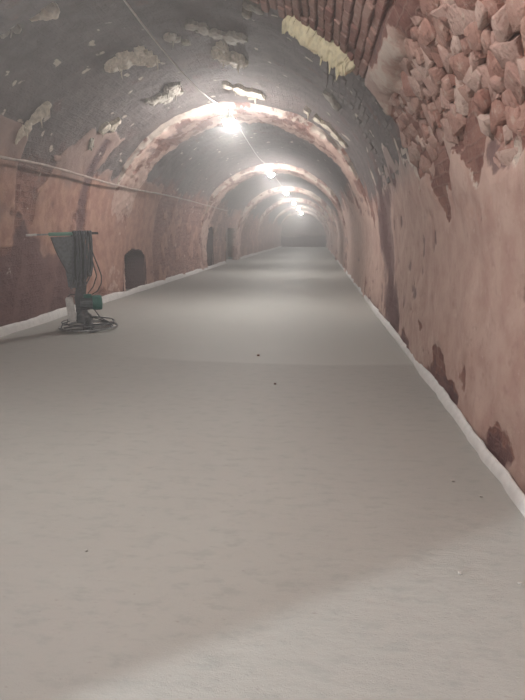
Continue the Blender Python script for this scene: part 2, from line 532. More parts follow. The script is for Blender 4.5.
def rubble_zone(s, y, n_mid):
    th = np.degrees(np.clip((s - ZS) / RB, 0, math.pi))
    z = sstep(th + 10 * n_mid, 17, 24) * (1 - sstep(th + 5 * n_mid, 35, 39)) * sstep(STEP_Y + 0.1 - y, 0, 0.3)
    return z * (s < SL / 2)


def build_shell():
    ys = list(np.arange(Y0, 2.4, 0.15)) + list(np.arange(2.4, 16.2, 0.032))
    st = 0.032
    while ys[-1] < Y1:
        st = min(st * 1.03, 0.5); ys.append(ys[-1] + st)
    ys = np.array(ys)
    ss = np.linspace(-0.12, SL + 0.12, 392)
    S, Y = np.meshgrid(ss, ys, indexing='ij')
    th = np.degrees(np.clip((S - ZS) / RB, 0, math.pi))
    extra = vault_radius(th, Y, S) - RB
    X, Z, nx, nz = section(S, extra)
    plaster, soot, stain, lime, n_lo, n_mid, pit, warm = shell_attrs(S, Y, X, Z)
    near = 1 - sstep(Y, 16, 30)
    d = 0.045 * n_lo + 0.035 * n_mid + 0.014 * fbm(X, Y, Z, 9.0, 3, 51) * (1 - 0.6 * plaster)
    d = d + 0.030 * plaster - 0.02 * pit
    # tongues and drips on the right plaster
    d = d + 0.020 * fbm(Y * 2.2, 0.0, S * 1.0, 1.0, 4, 71) * (S < SL / 2)
    rz = rubble_zone(S, Y, n_mid)
    d = d - 0.07 * rz * (0.6 + 0.8 * np.abs(fbm(X, Y, Z, 4.5, 2, 81)))
    bricks_here = (1 - sstep(th, 88, 96)) * sstep(th, 41, 43) * (Y < STEP_Y) * (Y > 2.5)
    grey_here = sstep(th, 22, 26) * (1 - sstep(th, 52, 58)) * (Y > STEP_Y) * (1 - sstep(Y, 8.8, 9.8))
    d = d * (1 - 0.75 * bricks_here) * (1 - 0.7 * grey_here) - 0.016 * bricks_here + 0.022 * grey_here
    # far left wall creeps inwards
    d = d + 0.45 * sstep(Y, 34, 66) * sstep(S, SL / 2, SL - ZS)
    d = d * np.where(Y > 69.5, 0.3, 1)
    X = X + nx * d; Z = Z + nz * d
    V = np.stack([X, Y, Z], -1).reshape(-1, 3)
    ni, nj = S.shape
    F = quads(ni, nj)[:, ::-1]
    sm = (S[:-1, :-1] + S[1:, 1:]).ravel() / 2
    ym = (Y[:-1, :-1] + Y[1:, 1:]).ravel() / 2
    zm = (Z[:-1, :-1] + Z[1:, 1:]).ravel() / 2
    hole = np.zeros(len(F), bool)
    for k, (a, b, top, dep) in enumerate(OPEN):
        c, hw = (a + b) / 2, (b - a) / 2
        rag = 0.045 * vnoise(ym * 3, zm * 3, 0.0, 90 + k)
        inside = np.abs(ym - c) < hw + rag
        arch = top - 0.35 * top * 0.5 * (np.abs(ym - c) / hw) ** 3 + rag
        hole |= (sm > SL / 2) & inside & (zm < arch)
    SR = s_of(15); SLF = SL - SR
    A = dict(plaster=plaster.ravel(), soot=soot.ravel(), stain=stain.ravel(), lime=lime.ravel(), warm=warm.ravel())
    suv = np.stack([Y.ravel(), S.ravel(), np.zeros(S.size)], -1)
    out = []
    for name, sel in (('wall_right', sm < SR), ('ceiling', (sm >= SR) & (sm <= SLF)), ('wall_left', (sm > SLF) & ~hole)):
        f = F[sel]
        used, inv = np.unique(f.ravel(), return_inverse=True)
        o = grid_mesh(name, V[used], inv.reshape(-1, 4), M['masonry'], None, {k: a[used] for k, a in A.items()}, suv[used])
        out.append(o)
    return out


wall_right, ceiling, wall_left = build_shell()
tag(wall_right, 'pink plastered masonry wall with ragged peeling plaster and bare brick', kind='structure')
tag(wall_left, 'reddish masonry wall with patchy plaster and low dark openings', kind='structure')
tag(ceiling, 'grey sooty brick barrel vault with cross ribs', kind='structure')


# floor
def build_floor():
    xs = np.arange(-8.2, 1.75, 0.25); ys = np.arange(Y0 - 0.2, Y1 + 0.4, 0.25)
    X, Y = np.meshgrid(xs, ys, indexing='ij')
    Z = 0.006 * fbm(X, Y, 0.0, 0.5, 3, 5) - 0.004
    o = grid_mesh('floor', np.stack([X, Y, Z], -1).reshape(-1, 3), quads(*X.shape), M['concrete'])
    return tag(o, 'smooth grey freshly screeded concrete floor', kind='structure')


floor = build_floor()


def plain_attrs(n, plaster, soot, stain=0.0, lime=0.0, warm=0.0):
    return {k: np.full(n, v, float) for k, v in (('plaster', plaster), ('soot', soot), ('stain', stain), ('lime', lime), ('warm', warm))}


# end walls
def end_wall(name, y, label, seed):
    xs = np.linspace(-5.6, 2.0, 80); zs = np.linspace(-0.1, 4.9, 60)
    X, Z = np.meshgrid(xs, zs, indexing='ij')
    Y = y + 0.10 * fbm(X, y, Z, 1.2, 4, seed)
    low = sstep(1.55 + 0.25 * fbm(X, 0.0, 0.0, 0.8, 2, seed) - Z, 0, 0.25)
    Y = Y - 0.25 * low * (1 if y > 0 else -1)
    a = dict(plaster=np.full(X.size, 0.55), soot=np.full(X.size, 0.75), stain=(0.85 * low).ravel(), lime=np.zeros(X.size))
    F = quads(*X.shape)
    o = grid_mesh(name, np.stack([X, Y, Z], -1).reshape(-1, 3), F if y < 0 else F[:, ::-1], M['masonry'], None, a,
                  np.stack([X.ravel(), Z.ravel(), 0 * X.ravel()], -1))
    return tag(o, label, kind='structure')


end_wall('wall_back', 69.6, 'dim grey masonry wall closing the far end of the tunnel', 3)
end_wall('wall_front', -5.7, 'grey masonry wall closing the near end of the tunnel', 4)


# recesses in the left wall
def recess(a, b, top, dep, seed):
    c, hw = (a + b) / 2, (b - a) / 2
    hw += 0.05; top += 0.05
    prof = [(c + hw, -0.05)]
    for k in range(9):
        prof.append((c + hw, top * 0.8 * k / 8))
    for k in range(1, 16):
        q = 1 - 2 * k / 16
        prof.append((c + hw * q, top - 0.175 * top * abs(q) ** 3))
    for k in range(9):
        prof.append((c - hw, top * 0.8 * (8 - k) / 8))
    prof.append((c - hw, -0.05))
    nd = 14
    xs = np.linspace(XC - RB + 0.03, XC - RB - dep, nd)
    V = []
    for y, z in prof:
        for x in xs: V.append((x, y, z))
    V = np.array(V)
    V[:, 1] += 0.04 * fbm(V[:, 0], V[:, 1], V[:, 2], 3, 3, seed)
    V[:, 2] += 0.03 * fbm(V[:, 0], V[:, 1], V[:, 2], 3, 3, seed + 5)
    F = list(map(tuple, quads(len(prof), nd)))
    n0 = len(V)
    V = [tuple(v) for v in V]
    # back wall of the recess
    cen = len(V); V.append((xs[-1], c, top * 0.45))
    rim = [i * nd + nd - 1 for i in range(len(prof))]
    me = bpy.data.meshes.new('recess')
    me.from_pydata(V, [], F + [(rim[i], rim[i + 1], cen) for i in range(len(rim) - 1)] + [(rim[-1], rim[0], cen)])
    P = np.array(V)
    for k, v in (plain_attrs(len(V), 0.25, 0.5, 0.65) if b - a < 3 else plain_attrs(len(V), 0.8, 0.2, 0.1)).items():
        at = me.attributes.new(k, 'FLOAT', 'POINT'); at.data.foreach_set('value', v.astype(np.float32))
    at = me.attributes.new('suv', 'FLOAT_VECTOR', 'POINT'); at.data.foreach_set('vector', np.stack([P[:, 1] + P[:, 0], P[:, 2], 0 * P[:, 0]], -1).astype(np.float32).ravel())
    me.materials.append(M['masonry'])
    o = link('recess', me, wall_left)
    return o


for k, (a, b, t, d) in enumerate(OPEN):
    recess(a, b, t, d, 100 + k)


# ------------------------------------------------------------------ cross ribs of the vault
def rib(y0, y1, ri, n_s, dy, seed, tone):
    thick = 0.32
    prof = [(ri + thick - thick * k / 5, y0) for k in range(6)]
    ny = max(3, int((y1 - y0) / dy))
    prof += [(ri, y0 + (y1 - y0) * k / ny) for k in range(1, ny)]
    prof += [(ri + thick * k / 5, y1) for k in range(6)]
    rr = np.array([p[0] for p in prof]); yy = np.array([p[1] for p in prof])
    ss = np.linspace(-0.1, SL + 0.1, n_s)
    S, _ = np.meshgrid(ss, rr, indexing='ij')
    Rr = np.broadcast_to(rr, S.shape); Yy = np.broadcast_to(yy, S.shape).copy()
    e = np.minimum(S, SL - S)
    low = 1 - sstep(e, 0.6, 2.6)                           # lower legs barely stand proud
    X, Z, nx, nz = section(S, Rr - RB)
    X = X - nx * 0; Z = Z
    face = (Rr > ri + 0.01) | (np.abs(Yy - y0) < 0.01) | (np.abs(Yy - y1) < 0.01)
    nl = fbm(X, Yy, Z, 0.9, 3, seed); nm = fbm(X, Yy, Z, 3.0, 4, seed + 3); nh = fbm(X, Yy, Z, 10.0, 3, seed + 6)
    corner = np.exp(-((Rr - ri) / 0.07) ** 2) * (np.exp(-((Yy - y0) / 0.10) ** 2) + np.exp(-((Yy - y1) / 0.10) ** 2))
    d = 0.05 * nl + 0.06 * nm + 0.045 * nh - corner * (0.02 + 0.16 * np.clip(nm + 0.6 * nh + 0.25, 0, 1)) - 0.02 * low
    X = X + nx * d; Z = Z + nz * d
    Yy = Yy + 0.08 * nm + 0.05 * nh + 0.08 * nl
    frontness = (Rr > ri + 0.03) * 1.0
    crown = sstep(e, 3.2, 5.0)
    plaster = np.clip(0.66 + 1.2 * nm - 0.1 * crown, 0, 1)
    soot = np.clip((0.55 * crown + 0.5 * nl) * tone, 0, 1)
    stain = np.clip(0.6 * sstep(nl + nm, 0.3, 0.6), 0, 1)
    lime = np.clip(corner * (0.5 + nm + nh) + frontness * (0.55 + 0.9 * nm + 0.6 * nh), 0, 0.9) * sstep(e, 1.5, 3.0)
    V = np.stack([X, Yy, Z], -1).reshape(-1, 3)
    o = grid_mesh('arch_rib', V, quads(*S.shape)[:, ::-1], M['masonry'], ceiling,
                  dict(plaster=plaster.ravel(), soot=soot.ravel(), stain=stain.ravel(), lime=lime.ravel()),
                  np.stack([Yy.ravel() + Rr.ravel(), S.ravel(), 0 * S.ravel()], -1))
    return o


RIBS = [(12.45, 13.95, 3.15, 420, 0.05), (22.9, 24.3, 3.09, 260, 0.09), (33.7, 35.0, 3.06, 200, 0.14),
        (44.2, 45.6, 3.04, 160, 0.2), (55.2, 56.6, 3.02, 140, 0.25), (66.0, 67.4, 2.98, 140, 0.25)]
for k, r in enumerate(RIBS):
    rib(*r, 200 + 17 * k, 0.8)


# ------------------------------------------------------------------ edge insulation strips along the foot of the walls
def edge_strip(name, pts, height, label, seed, inward):
    """pts: list of (x, y) on the wall line; inward: unit x direction into the room"""
    n = len(pts)
    P = np.array(pts, float)
    t = np.gradient(P, axis=0); t /= np.linalg.norm(t, axis=1)[:, None]
    nrm = np.stack([-t[:, 1], t[:, 0]], -1)
    if (nrm[:, 0] * inward).mean() < 0: nrm = -nrm
    y = P[:, 1] + P[:, 0]
    wav = 0.030 * fbm(y, 0.0, 0.0, 1.6, 3, seed) + 0.012 * fbm(y, 0.0, 0.0, 6.0, 2, seed + 1)
    top = height * (1 + 0.28 * fbm(y, 3.0, 0.0, 1.4, 3, seed + 2))
    lean = 0.035 + 0.03 * fbm(y, 6.0, 0.0, 1.1, 3, seed + 3)
    rows = []
    prof = [(0.0, -0.03, 1), (0.0, 0.5, 1), (0.0, 0.92, 1), (-0.006, 1.0, 1), (-0.014, 0.97, 1), (-0.016, 0.5, 1), (-0.016, -0.03, 1)]
    for off, h, _ in prof:
        out = 0.065 + wav - np.clip(h, 0, 1) * lean * 1.2 + off + 0.012 * math.sin(max(h, 0) * math.pi) 
        rows.append(np.stack([P[:, 0] + nrm[:, 0] * out, P[:, 1] + nrm[:, 1] * out, h * top], -1))
    V = np.stack(rows, 1).reshape(-1, 3)
    o = grid_mesh(name, V, quads(n, len(prof)), M['edge'])
    return tag(o, label, kind='structure')


yr = np.concatenate([np.arange(0.0, 14, 0.05), np.arange(14, 69.4, 0.2)])
edge_strip('baseboard_right', [(XC + RB, y) for y in yr], 0.085, 'wavy white foam edge strip along the foot of the pink wall', 301, -1)
yl = np.concatenate([np.arange(2.0, 18, 0.06), np.arange(18, 29.5, 0.2)])
edge_strip('baseboard_left', [(XC - RB, y) for y in yl], 0.145, 'white foam edge strip along the foot of the reddish wall', 302, 1)
yl2 = np.concatenate([np.linspace(0, 1, 8)])
far = [(XC - RB - 0.65 + 0.75 * q, 34.55) for q in np.linspace(0, 1, 10)] + \
      [(XC - RB + 0.10 + 0.45 * float(sstep(y, 34, 66)), y) for y in np.arange(34.8, 69.3, 0.2)]
edge_strip('baseboard_left', far, 0.15, 'white foam edge strip beyond the deep wall recess', 303, 1)


# ------------------------------------------------------------------ bricks that can be told apart
def jitter_brick(seed, bev=0.010, jit=0.006, sz=(0.25, 0.082, 0.12)):
    r = random.Random(seed)
    bm = bmesh.new()
    bmesh.ops.create_cube(bm, size=1.0)
    for v in bm.verts:
        v.co = Vector((v.co.x * sz[0] + r.uniform(-jit, jit) * 2, v.co.y * sz[1] + r.uniform(-jit, jit), v.co.z * sz[2] + r.uniform(-jit, jit)))
    bmesh.ops.bevel(bm, geom=list(bm.edges), offset=bev, segments=1, affect='EDGES', clamp_overlap=True)
    me = bpy.data.meshes.new('brick'); bm.to_mesh(me); bm.free()
    return me


def chunk_mesh(seed, sz):
    r = random.Random(seed)
    bm = bmesh.new()
    for sx in (-1, 1):
        for sy in (-1, 1):
            for sz_ in (-1, 1):
                for _ in range(2):
                    bm.verts.new((sx * sz[0] / 2 * r.uniform(0.55, 1), sy * sz[1] / 2 * r.uniform(0.5, 1), sz_ * sz[2] / 2 * r.uniform(0.5, 1)))
    res = bmesh.ops.convex_hull(bm, input=list(bm.verts))
    bmesh.ops.delete(bm, geom=[g for g in res['geom_interior'] if isinstance(g, bmesh.types.BMVert)], context='VERTS')
    bmesh.ops.bevel(bm, geom=list(bm.edges), offset=min(0.016, sz[2] * 0.12), segments=1, affect='EDGES', clamp_overlap=True)
    for f in bm.faces: f.smooth = sz[0] > 0.1
    me = bpy.data.meshes.new('broken_brick'); bm.to_mesh(me); bm.free()
    return me


def frame_at(theta_deg, y, r):
    th = math.radians(theta_deg)
    n = Vector((-math.cos(th), 0, -math.sin(th)))           # into the room
    t = Vector((-math.sin(th), 0, math.cos(th)))
    p = Vector((XC + r * math.cos(th), y, ZS + r * math.sin(th)))
    return p, n, t


_R = cam.rotation_euler.to_matrix()


def in_view(p, margin=50):
    v = _R.transposed() @ (Vector(p) - Vector((0, 0, CAM_H)))
    if v.z > -0.3: return False
    px = 262.5 + 530 * v.x / -v.z; py = 350 - 530 * v.y / -v.z
    return -margin < px < 525 + margin and -margin < py < 700 + margin


def place_piece(name, me, mat, parent, theta, y, r, twist=0.0, tilt=(0, 0), sc=1.0):
    p, n, t = frame_at(theta, y, r)
    m = Matrix((Vector((0, 1, 0)), t, n)).transposed()      # columns: along axis, round the arch, into room
    m = m @ Matrix.Rotation(twist, 3, 'Z') @ Matrix.Rotation(tilt[0], 3, 'X') @ Matrix.Rotation(tilt[1], 3, 'Y')
    if not me.materials: me.materials.append(mat)
    o = link(name, me, parent)
    o.matrix_local = Matrix.Translation(p) @ m.to_4x4() @ Matrix.Diagonal((sc, sc, min(sc, 1.15), 1))
    return o


B_NEAR = [jitter_brick(i) for i in range(6)]
B_GREY = [jitter_brick(20 + i, 0.012, 0.008, (0.25, 0.085, 0.12)) for i in range(5)]
C_BIG = [chunk_mesh(i, (0.22, 0.16, 0.13)) for i in range(6)] + [chunk_mesh(20 + i, (0.16, 0.12, 0.11)) for i in range(6)]

rb = random.Random(3)
dth = math.degrees(0.099 / RB)
count = {'near': 0, 'grey': 0, 'chunk': 0}
# regular courses of the near ring
th = 43.0
row = 0
while th < 92:
    yy = STEP_Y - 0.12 + (0.13 if row % 2 else 0) + rb.uniform(-0.03, 0.03)
    while yy > 3.2:
        p, n, t = frame_at(th, yy, RB)
        if in_view(p, 30) and rb.random() > 0.03:
            place_piece('brick', B_NEAR[rb.randrange(6)], M['brick'], ceiling, th + rb.uniform(-.1, .1), yy, RB + 0.035 - rb.uniform(-0.012, 0.02), rb.uniform(-.02, .02), (rb.uniform(-.06, .06), rb.uniform(-.03, .03)))
            count['near'] += 1
        yy -= 0.262
    th += dth; row += 1
# grey courses on the haunch behind it
th = 24.0
row = 0
while th < 56:
    yy = STEP_Y + 0.25 + (0.13 if row % 2 else 0)
    while yy < 9.3:
        if rb.random() < 0.92 - 0.12 * (yy - 6):
            rr = float(vault_radius(np.array(th), np.array(yy)))
            nse = float(vnoise(yy * 1.2, th * 0.06, 1.0, 77))
            if nse > -0.45:
                place_piece('brick', B_GREY[rb.randrange(5)], M['grey_brick'], ceiling, th, yy, rr + 0.050 - rb.uniform(0.0, 0.022), rb.uniform(-.02, .02), (rb.uniform(-.06, .06), rb.uniform(-.02, .02)))
                count['grey'] += 1
        yy += 0.27
    th += dth; row += 1
# broken masonry of the crumbled haunch
gy, gs = 0.155, 0.118
s = s_of(16)
row = 0
while s < s_of(41):
    yy = 2.3 + (gy / 2 if row % 2 else 0)
    while yy < STEP_Y + 0.05:
        y_ = yy + rb.uniform(-.05, .05); s_ = s + rb.uniform(-.04, .04)
        th_ = math.degrees((s_ - ZS) / RB)
        X_, Z_, _, _ = section(s_, 0)
        nm = float(fbm(X_, y_, Z_, 2.2, 4, 21))
        if float(rubble_zone(np.array(s_), np.array(y_), np.array(nm))) > 0.35 and rb.random() < 0.9:
            p, n, t = frame_at(th_, y_, RB)
            if in_view(p, 25):
                par = wall_right if th_ < 15 else ceiling
                k = rb.choice((0.75, 0.9, 1.0, 1.15, 1.4, 1.75))
                place_piece('broken_brick', C_BIG[rb.randrange(12)], M['rubble'], par, th_, y_, RB + rb.uniform(0.035, 0.085) + 0.02 * (k > 1.2), rb.uniform(-0.5, 0.5), (rb.uniform(-.22, .22), rb.uniform(-.22, .22)), k)
                count['chunk'] += 1
        yy += gy
    s += gs; row += 1
print('PIECES', count)


# ------------------------------------------------------------------ lumps of cured mounting foam
def foam_patch(name, label, blobs, mat, thick=0.07, radius=None, drips=0, seed=0, step=0.011, droop=0.0, squash=0.62, rough=1.0):
    r_ = random.Random(seed)
    Ss = [s_of(b[0]) for b in blobs]
    c_th = sum(b[0] for b in blobs) / len(blobs); c_y = sum(b[1] for b in blobs) / len(blobs)
    lo_s = min(s - b[2] * 1.3 for s, b in zip(Ss, blobs)); hi_s = max(s + b[2] * 1.3 for s, b in zip(Ss, blobs))
    lo_y = min(b[1] - b[3] * squash * 1.3 for b in blobs); hi_y = max(b[1] + b[3] * squash * 1.3 for b in blobs)
    ns = max(6, min(95, int((hi_s - lo_s) / step))); ny = max(6, min(95, int((hi_y - lo_y) / step)))
    sg = np.linspace(lo_s, hi_s, ns); yg = np.linspace(lo_y, hi_y, ny)
    S, Y = np.meshgrid(sg, yg, indexing='ij')
    f = np.full(S.shape, -9.0)
    for s, b in zip(Ss, blobs):
        f = np.maximum(f, 1 - np.hypot((S - s) / b[2], (Y - b[1]) / (b[3] * squash)))
    f = f + rough * (0.55 * fbm(S, Y, 0.0, 6.0, 3, seed) + 0.40 * fbm(S, Y, 3.0, 17.0, 2, seed + 2)) + 0.06
    keep = f > 0
    th = np.degrees((S - ZS) / RB)
    rv = (vault_radius(th, Y) if radius is None else np.full(S.shape, radius))
    hgt = thick * np.sqrt(np.clip(f, 0, 1)) * (0.8 + 0.5 * fbm(S, Y, 9.0, 9.0, 3, seed + 5)) + 0.012
    hgt = hgt + 0.02 * np.clip(fbm(S, Y, 2.0, 0.7, 1, seed), 0, 1)
    th_r = np.radians(th)

    def pos(off):
        return np.stack([XC + (rv - off) * np.cos(th_r), Y, ZS + (rv - off) * np.sin(th_r) - droop * np.clip(f, 0, 1)], -1)
    top = pos(hgt + 0.025); bot = pos(np.full(S.shape, -0.05))
    o = empty(name, (0, 0, 0)) if False else None
    cell = keep[:-1, :-1] & keep[1:, :-1] & keep[1:, 1:] & keep[:-1, 1:]
    mb = MB()
    idx = {}

    def vid(i, j, k):
        key = (i, j, k)
        if key not in idx:
            idx[key] = len(mb.v); mb.v.append(tuple(top[i, j] if k else bot[i, j]))
        return idx[key]
    ii, jj = np.nonzero(cell)
    cs = set(zip(ii.tolist(), jj.tolist()))
    for i, j in cs:
        mb.f.append((vid(i, j, 1), vid(i + 1, j, 1), vid(i + 1, j + 1, 1), vid(i, j + 1, 1)))
        mb.f.append((vid(i, j, 0), vid(i, j + 1, 0), vid(i + 1, j + 1, 0), vid(i + 1, j, 0)))
        for di, dj, a, b in ((-1, 0, (i, j), (i, j + 1)), (1, 0, (i + 1, j + 1), (i + 1, j)), (0, -1, (i + 1, j), (i, j)), (0, 1, (i, j + 1), (i + 1, j + 1))):
            if (i + di, j + dj) not in cs:
                mb.f.append((vid(*a, 1), vid(*b, 1), vid(*b, 0), vid(*a, 0)))
    cl = list(cs)
    for _ in range(drips):
        i, j = cl[r_.randrange(len(cl))]
        p = Vector(top[i, j])
        L = r_.uniform(0.05, 0.13); q = r_.uniform(0.010, 0.020)
        mb.tube([p + Vector((0, 0, 0.04)), p - Vector((0, 0, L * 0.3)), p - Vector((r_.uniform(-.02, .02), r_.uniform(-.02, .02), L))], [q * 1.5, q, q * 0.35], 6)
    c = Vector(np.mean(np.array(mb.v), axis=0))
    mb.v = [tuple(Vector(v) - c) for v in mb.v]
    ob = mb.build(name, mat)
    ob.location = c
    return tag(ob, label, 'foam', 'foam lumps on the vault')


FOAM = [
    ('round tan foam lump on the grey vault, wide and without drips', 'foam', 0.09, 0, [(114.0, 6.57, 0.128, 0.179), (115.7, 6.53, 0.081, 0.109), (112.5, 6.66, 0.082, 0.12)]),
    ('small whitish crescent of foam beside the round tan lump', 'foam_grey', 0.06, 1, [(120.6, 6.41, 0.08, 0.096), (120.6, 6.56, 0.059, 0.072), (122.7, 6.49, 0.058, 0.068)]),
    ('broad tan foam lump with a fringe of short drips', 'foam', 0.09, 9, [(113.2, 8.62, 0.123, 0.238), (110.0, 8.68, 0.169, 0.351), (106.3, 8.74, 0.201, 0.445), (104.5, 9.03, 0.112, 0.264)]),
    ('flat grey-tan foam smear between the dripping lump and first rib', 'foam_grey', 0.06, 3, [(114.4, 10.86, 0.117, 0.286), (110.9, 10.98, 0.157, 0.413), (105.7, 10.74, 0.153, 0.428)]),
    ('long two-lobed tan foam lump slanting above the brown hose', 'foam', 0.08, 4, [(134.7, 8.33, 0.107, 0.123), (137.3, 8.27, 0.137, 0.139), (141.0, 8.19, 0.106, 0.088), (143.3, 8.1, 0.121, 0.087)]),
    ('small curled pale foam piece near the plaster edge above the hose', 'foam', 0.06, 1, [(131.7, 10.46, 0.096, 0.156), (130.1, 10.7, 0.117, 0.203), (127.7, 10.69, 0.078, 0.143)]),
    ('wide thin grey foam web spread across the crown beside the lamp cable', 'foam_grey', 0.03, 2, [(95.3, 8.4, 0.103, 0.256), (92.6, 8.61, 0.06, 0.159), (89.1, 8.02, 0.083, 0.214), (86.4, 8.13, 0.098, 0.264), (83.5, 8.29, 0.1, 0.284), (80.6, 8.43, 0.117, 0.346), (77.8, 8.31, 0.086, 0.258)]),
    ('torn pale foam flap hanging from the edge of the grey foam web', 'foam', 0.09, 6, [(85.7, 9.08, 0.095, 0.289), (83.9, 9.4, 0.115, 0.37), (81.6, 9.41, 0.147, 0.486), (83.7, 8.79, 0.091, 0.275)]),
    ('thin pale foam strip on the vault right above the first lit bulb', 'foam', 0.02, 3, [(89.1, 11.12, 0.078, 0.285), (85.5, 11.47, 0.121, 0.474), (81.6, 11.62, 0.143, 0.572), (78.9, 11.68, 0.082, 0.328)]),
    ('small pale foam dab on the grey brick haunch', 'foam_grey', 0.05, 0, [(52.4, 9.2, 0.096, 0.35), (50.5, 9.36, 0.081, 0.301)]),
    ('long thin pale foam line following the outer edge of first rib', 'foam', 0.02, 1, [(60.8, 11.5, 0.062, 0.246), (56.7, 11.55, 0.083, 0.33), (52.3, 11.6, 0.125, 0.4), (48.4, 11.7, 0.126, 0.4), (44.8, 11.75, 0.106, 0.4)]),
    ('tiny pale foam crumbs along the slanting plaster edge on the haunch', 'foam_grey', 0.05, 3, [(137.6, 10.33, 0.07, 0.10), (139.8, 10.43, 0.07, 0.1), (138.8, 10.38, 0.06, 0.09)]),
    ('pinkish mortar-dusted foam dab at the crown by the bare brick courses', 'foam_grey', 0.05, 0, [(72.3, 6.98, 0.071, 0.184), (70.6, 6.99, 0.071, 0.187), (73.8, 7.28, 0.05, 0.133)]),
]
for k, (lab, mt, tk, dr, bl) in enumerate(FOAM):
    foam_patch('foam_lump', lab, bl, M[mt], tk, None, dr, 400 + 9 * k)
def dense(bl, n=4):
    out = []
    for a, b in zip(bl[:-1], bl[1:]):
        for k in range(n): out.append(tuple(p + (q - p) * k / n for p, q in zip(a, b)))
    return out + [bl[-1]]


# the long yellow ribbon on the edge of the near brick ring
foam_patch('foam_strip', 'long yellow foam ribbon hanging along the edge of the bare brick ring',
           dense([(61.8, 6.40, 0.03, 0.06), (60.6, 6.24, 0.045, 0.07), (58.4, 6.27, 0.05, 0.08), (56.2, 6.24, 0.05, 0.08), (54.0, 6.30, 0.065, 0.11), (51.4, 6.26, 0.085, 0.13), (48.8, 6.22, 0.08, 0.12), (46.4, 6.20, 0.09, 0.15), (47.4, 6.36, 0.07, 0.13)]),
           M['foam_yellow'], 0.10, RB - 0.01, 5, 555, droop=0.06, squash=1.0, rough=0.8)


# ------------------------------------------------------------------ lamp string
LAMPS = [(2.4, 3.92), (11.6, 3.88), (22.0, 3.93), (32.8, 4.0), (43.2, 4.0), (54.2, 4.02), (65.0, 4.0)]
NTH = ['hanging over the near brick ring', 'in front of first rib, biggest glow', 'at the second rib', 'at the third rib', 'at the fourth rib', 'at the fifth rib', 'at the sixth rib before the end wall']


def bulb_thing(x, y, z, label, mat, r=0.075, a0=82):
    o = empty('light_bulb', (x, y, z))
    MB().lathe([(0.004, 0.20), (0.020, 0.195), (0.024, 0.15), (0.030, 0.14), (0.030, 0.085), (0.026, 0.08)], seg=14).build('socket', M['socket'], o)
    c0 = r * math.cos(math.radians(a0))
    MB().lathe([(0.026, 0.10), (0.032, 0.09), (r * 0.80, max(0.045, c0 + 0.02)), (r * 0.99 * math.sin(math.radians(a0)), c0)] if a0 > 60 else
               [(0.020, 0.10), (0.018, 0.06), (r * math.sin(math.radians(a0)), c0)], seg=20).build('housing', M['socket'], o)
    prof = []
    for k in range(0, 11):
        a = math.radians(a0 + (180 - a0) * k / 10)
        prof.append((max(r * math.sin(a), 0.002), r * math.cos(a)))
    MB().lathe(prof, seg=20).build('bulb', mat, o)
    MB().tube([(0, 0, 0.19), (0.004, 0, 0.23), (0, 0, 0.26)], 0.008, 6).build('hook', M['dark_steel'], o)
    return tag(o, label, 'light bulb', 'bulbs strung along the crown')


for (y, z), n in zip(LAMPS, NTH):
    bulb_thing(XC, y, z, 'bare glowing bulb ' + n, M['glow'], 0.12)
bulb_thing(-7.0, -3.12, 2.0, 'cool white bulb lit inside the side doorway', M['glow_side'], 0.03, 30)

pts = []
for (ya, za), (yb, zb) in zip(LAMPS[:-1], LAMPS[1:]):
    for k in range(20):
        q = k / 20
        pts.append((XC + 0.012 * math.sin(q * 9 + ya), ya + (yb - ya) * q, za + (zb - za) * q + 0.26 - 4 * (0.17 + 0.26) * q * (1 - q) * (1 if ya < 10 else 0.5)))
pts.append((XC, LAMPS[-1][0], LAMPS[-1][1] + 0.26))
cable = MB().tube(pts, 0.011, 6).build('lamp_cable', M['cord'])
tag(cable, 'thin grey cable carrying the bulbs along the crown', 'cable')

# brown hose slung along the left haunch
HP = [(6.6, 150.0), (7.87, 149.4), (8.7, 148.7), (9.7, 148.7), (11.0, 149.2), (11.9, 149.5), (13.0, 149.4), (14.2, 149.0), (15.6, 148.5), (17.1, 148.0), (19.5, 148.0), (22, 148.1), (24.5, 148.2), (27.4, 148.2)]
hp = []
for k in range(120):
    q = k / 119 * (len(HP) - 1); i = min(int(q), len(HP) - 2); u = q - i
    u2 = u
    y = HP[i][0] * (1 - u2) + HP[i + 1][0] * u2; t_ = HP[i][1] * (1 - u2) + HP[i + 1][1] * u2
    p, n, t = frame_at(t_, y, RB - 0.06 + 0.012 * math.sin(y * 1.7))
    hp.append(p)
hose = MB().tube(hp, [0.022 + 0.004 * math.sin(k) for k in range(120)], 8).build('hose', M['hose'])
tag(hose, 'thin brown hose slung along the reddish wall above the power trowel', 'hose')


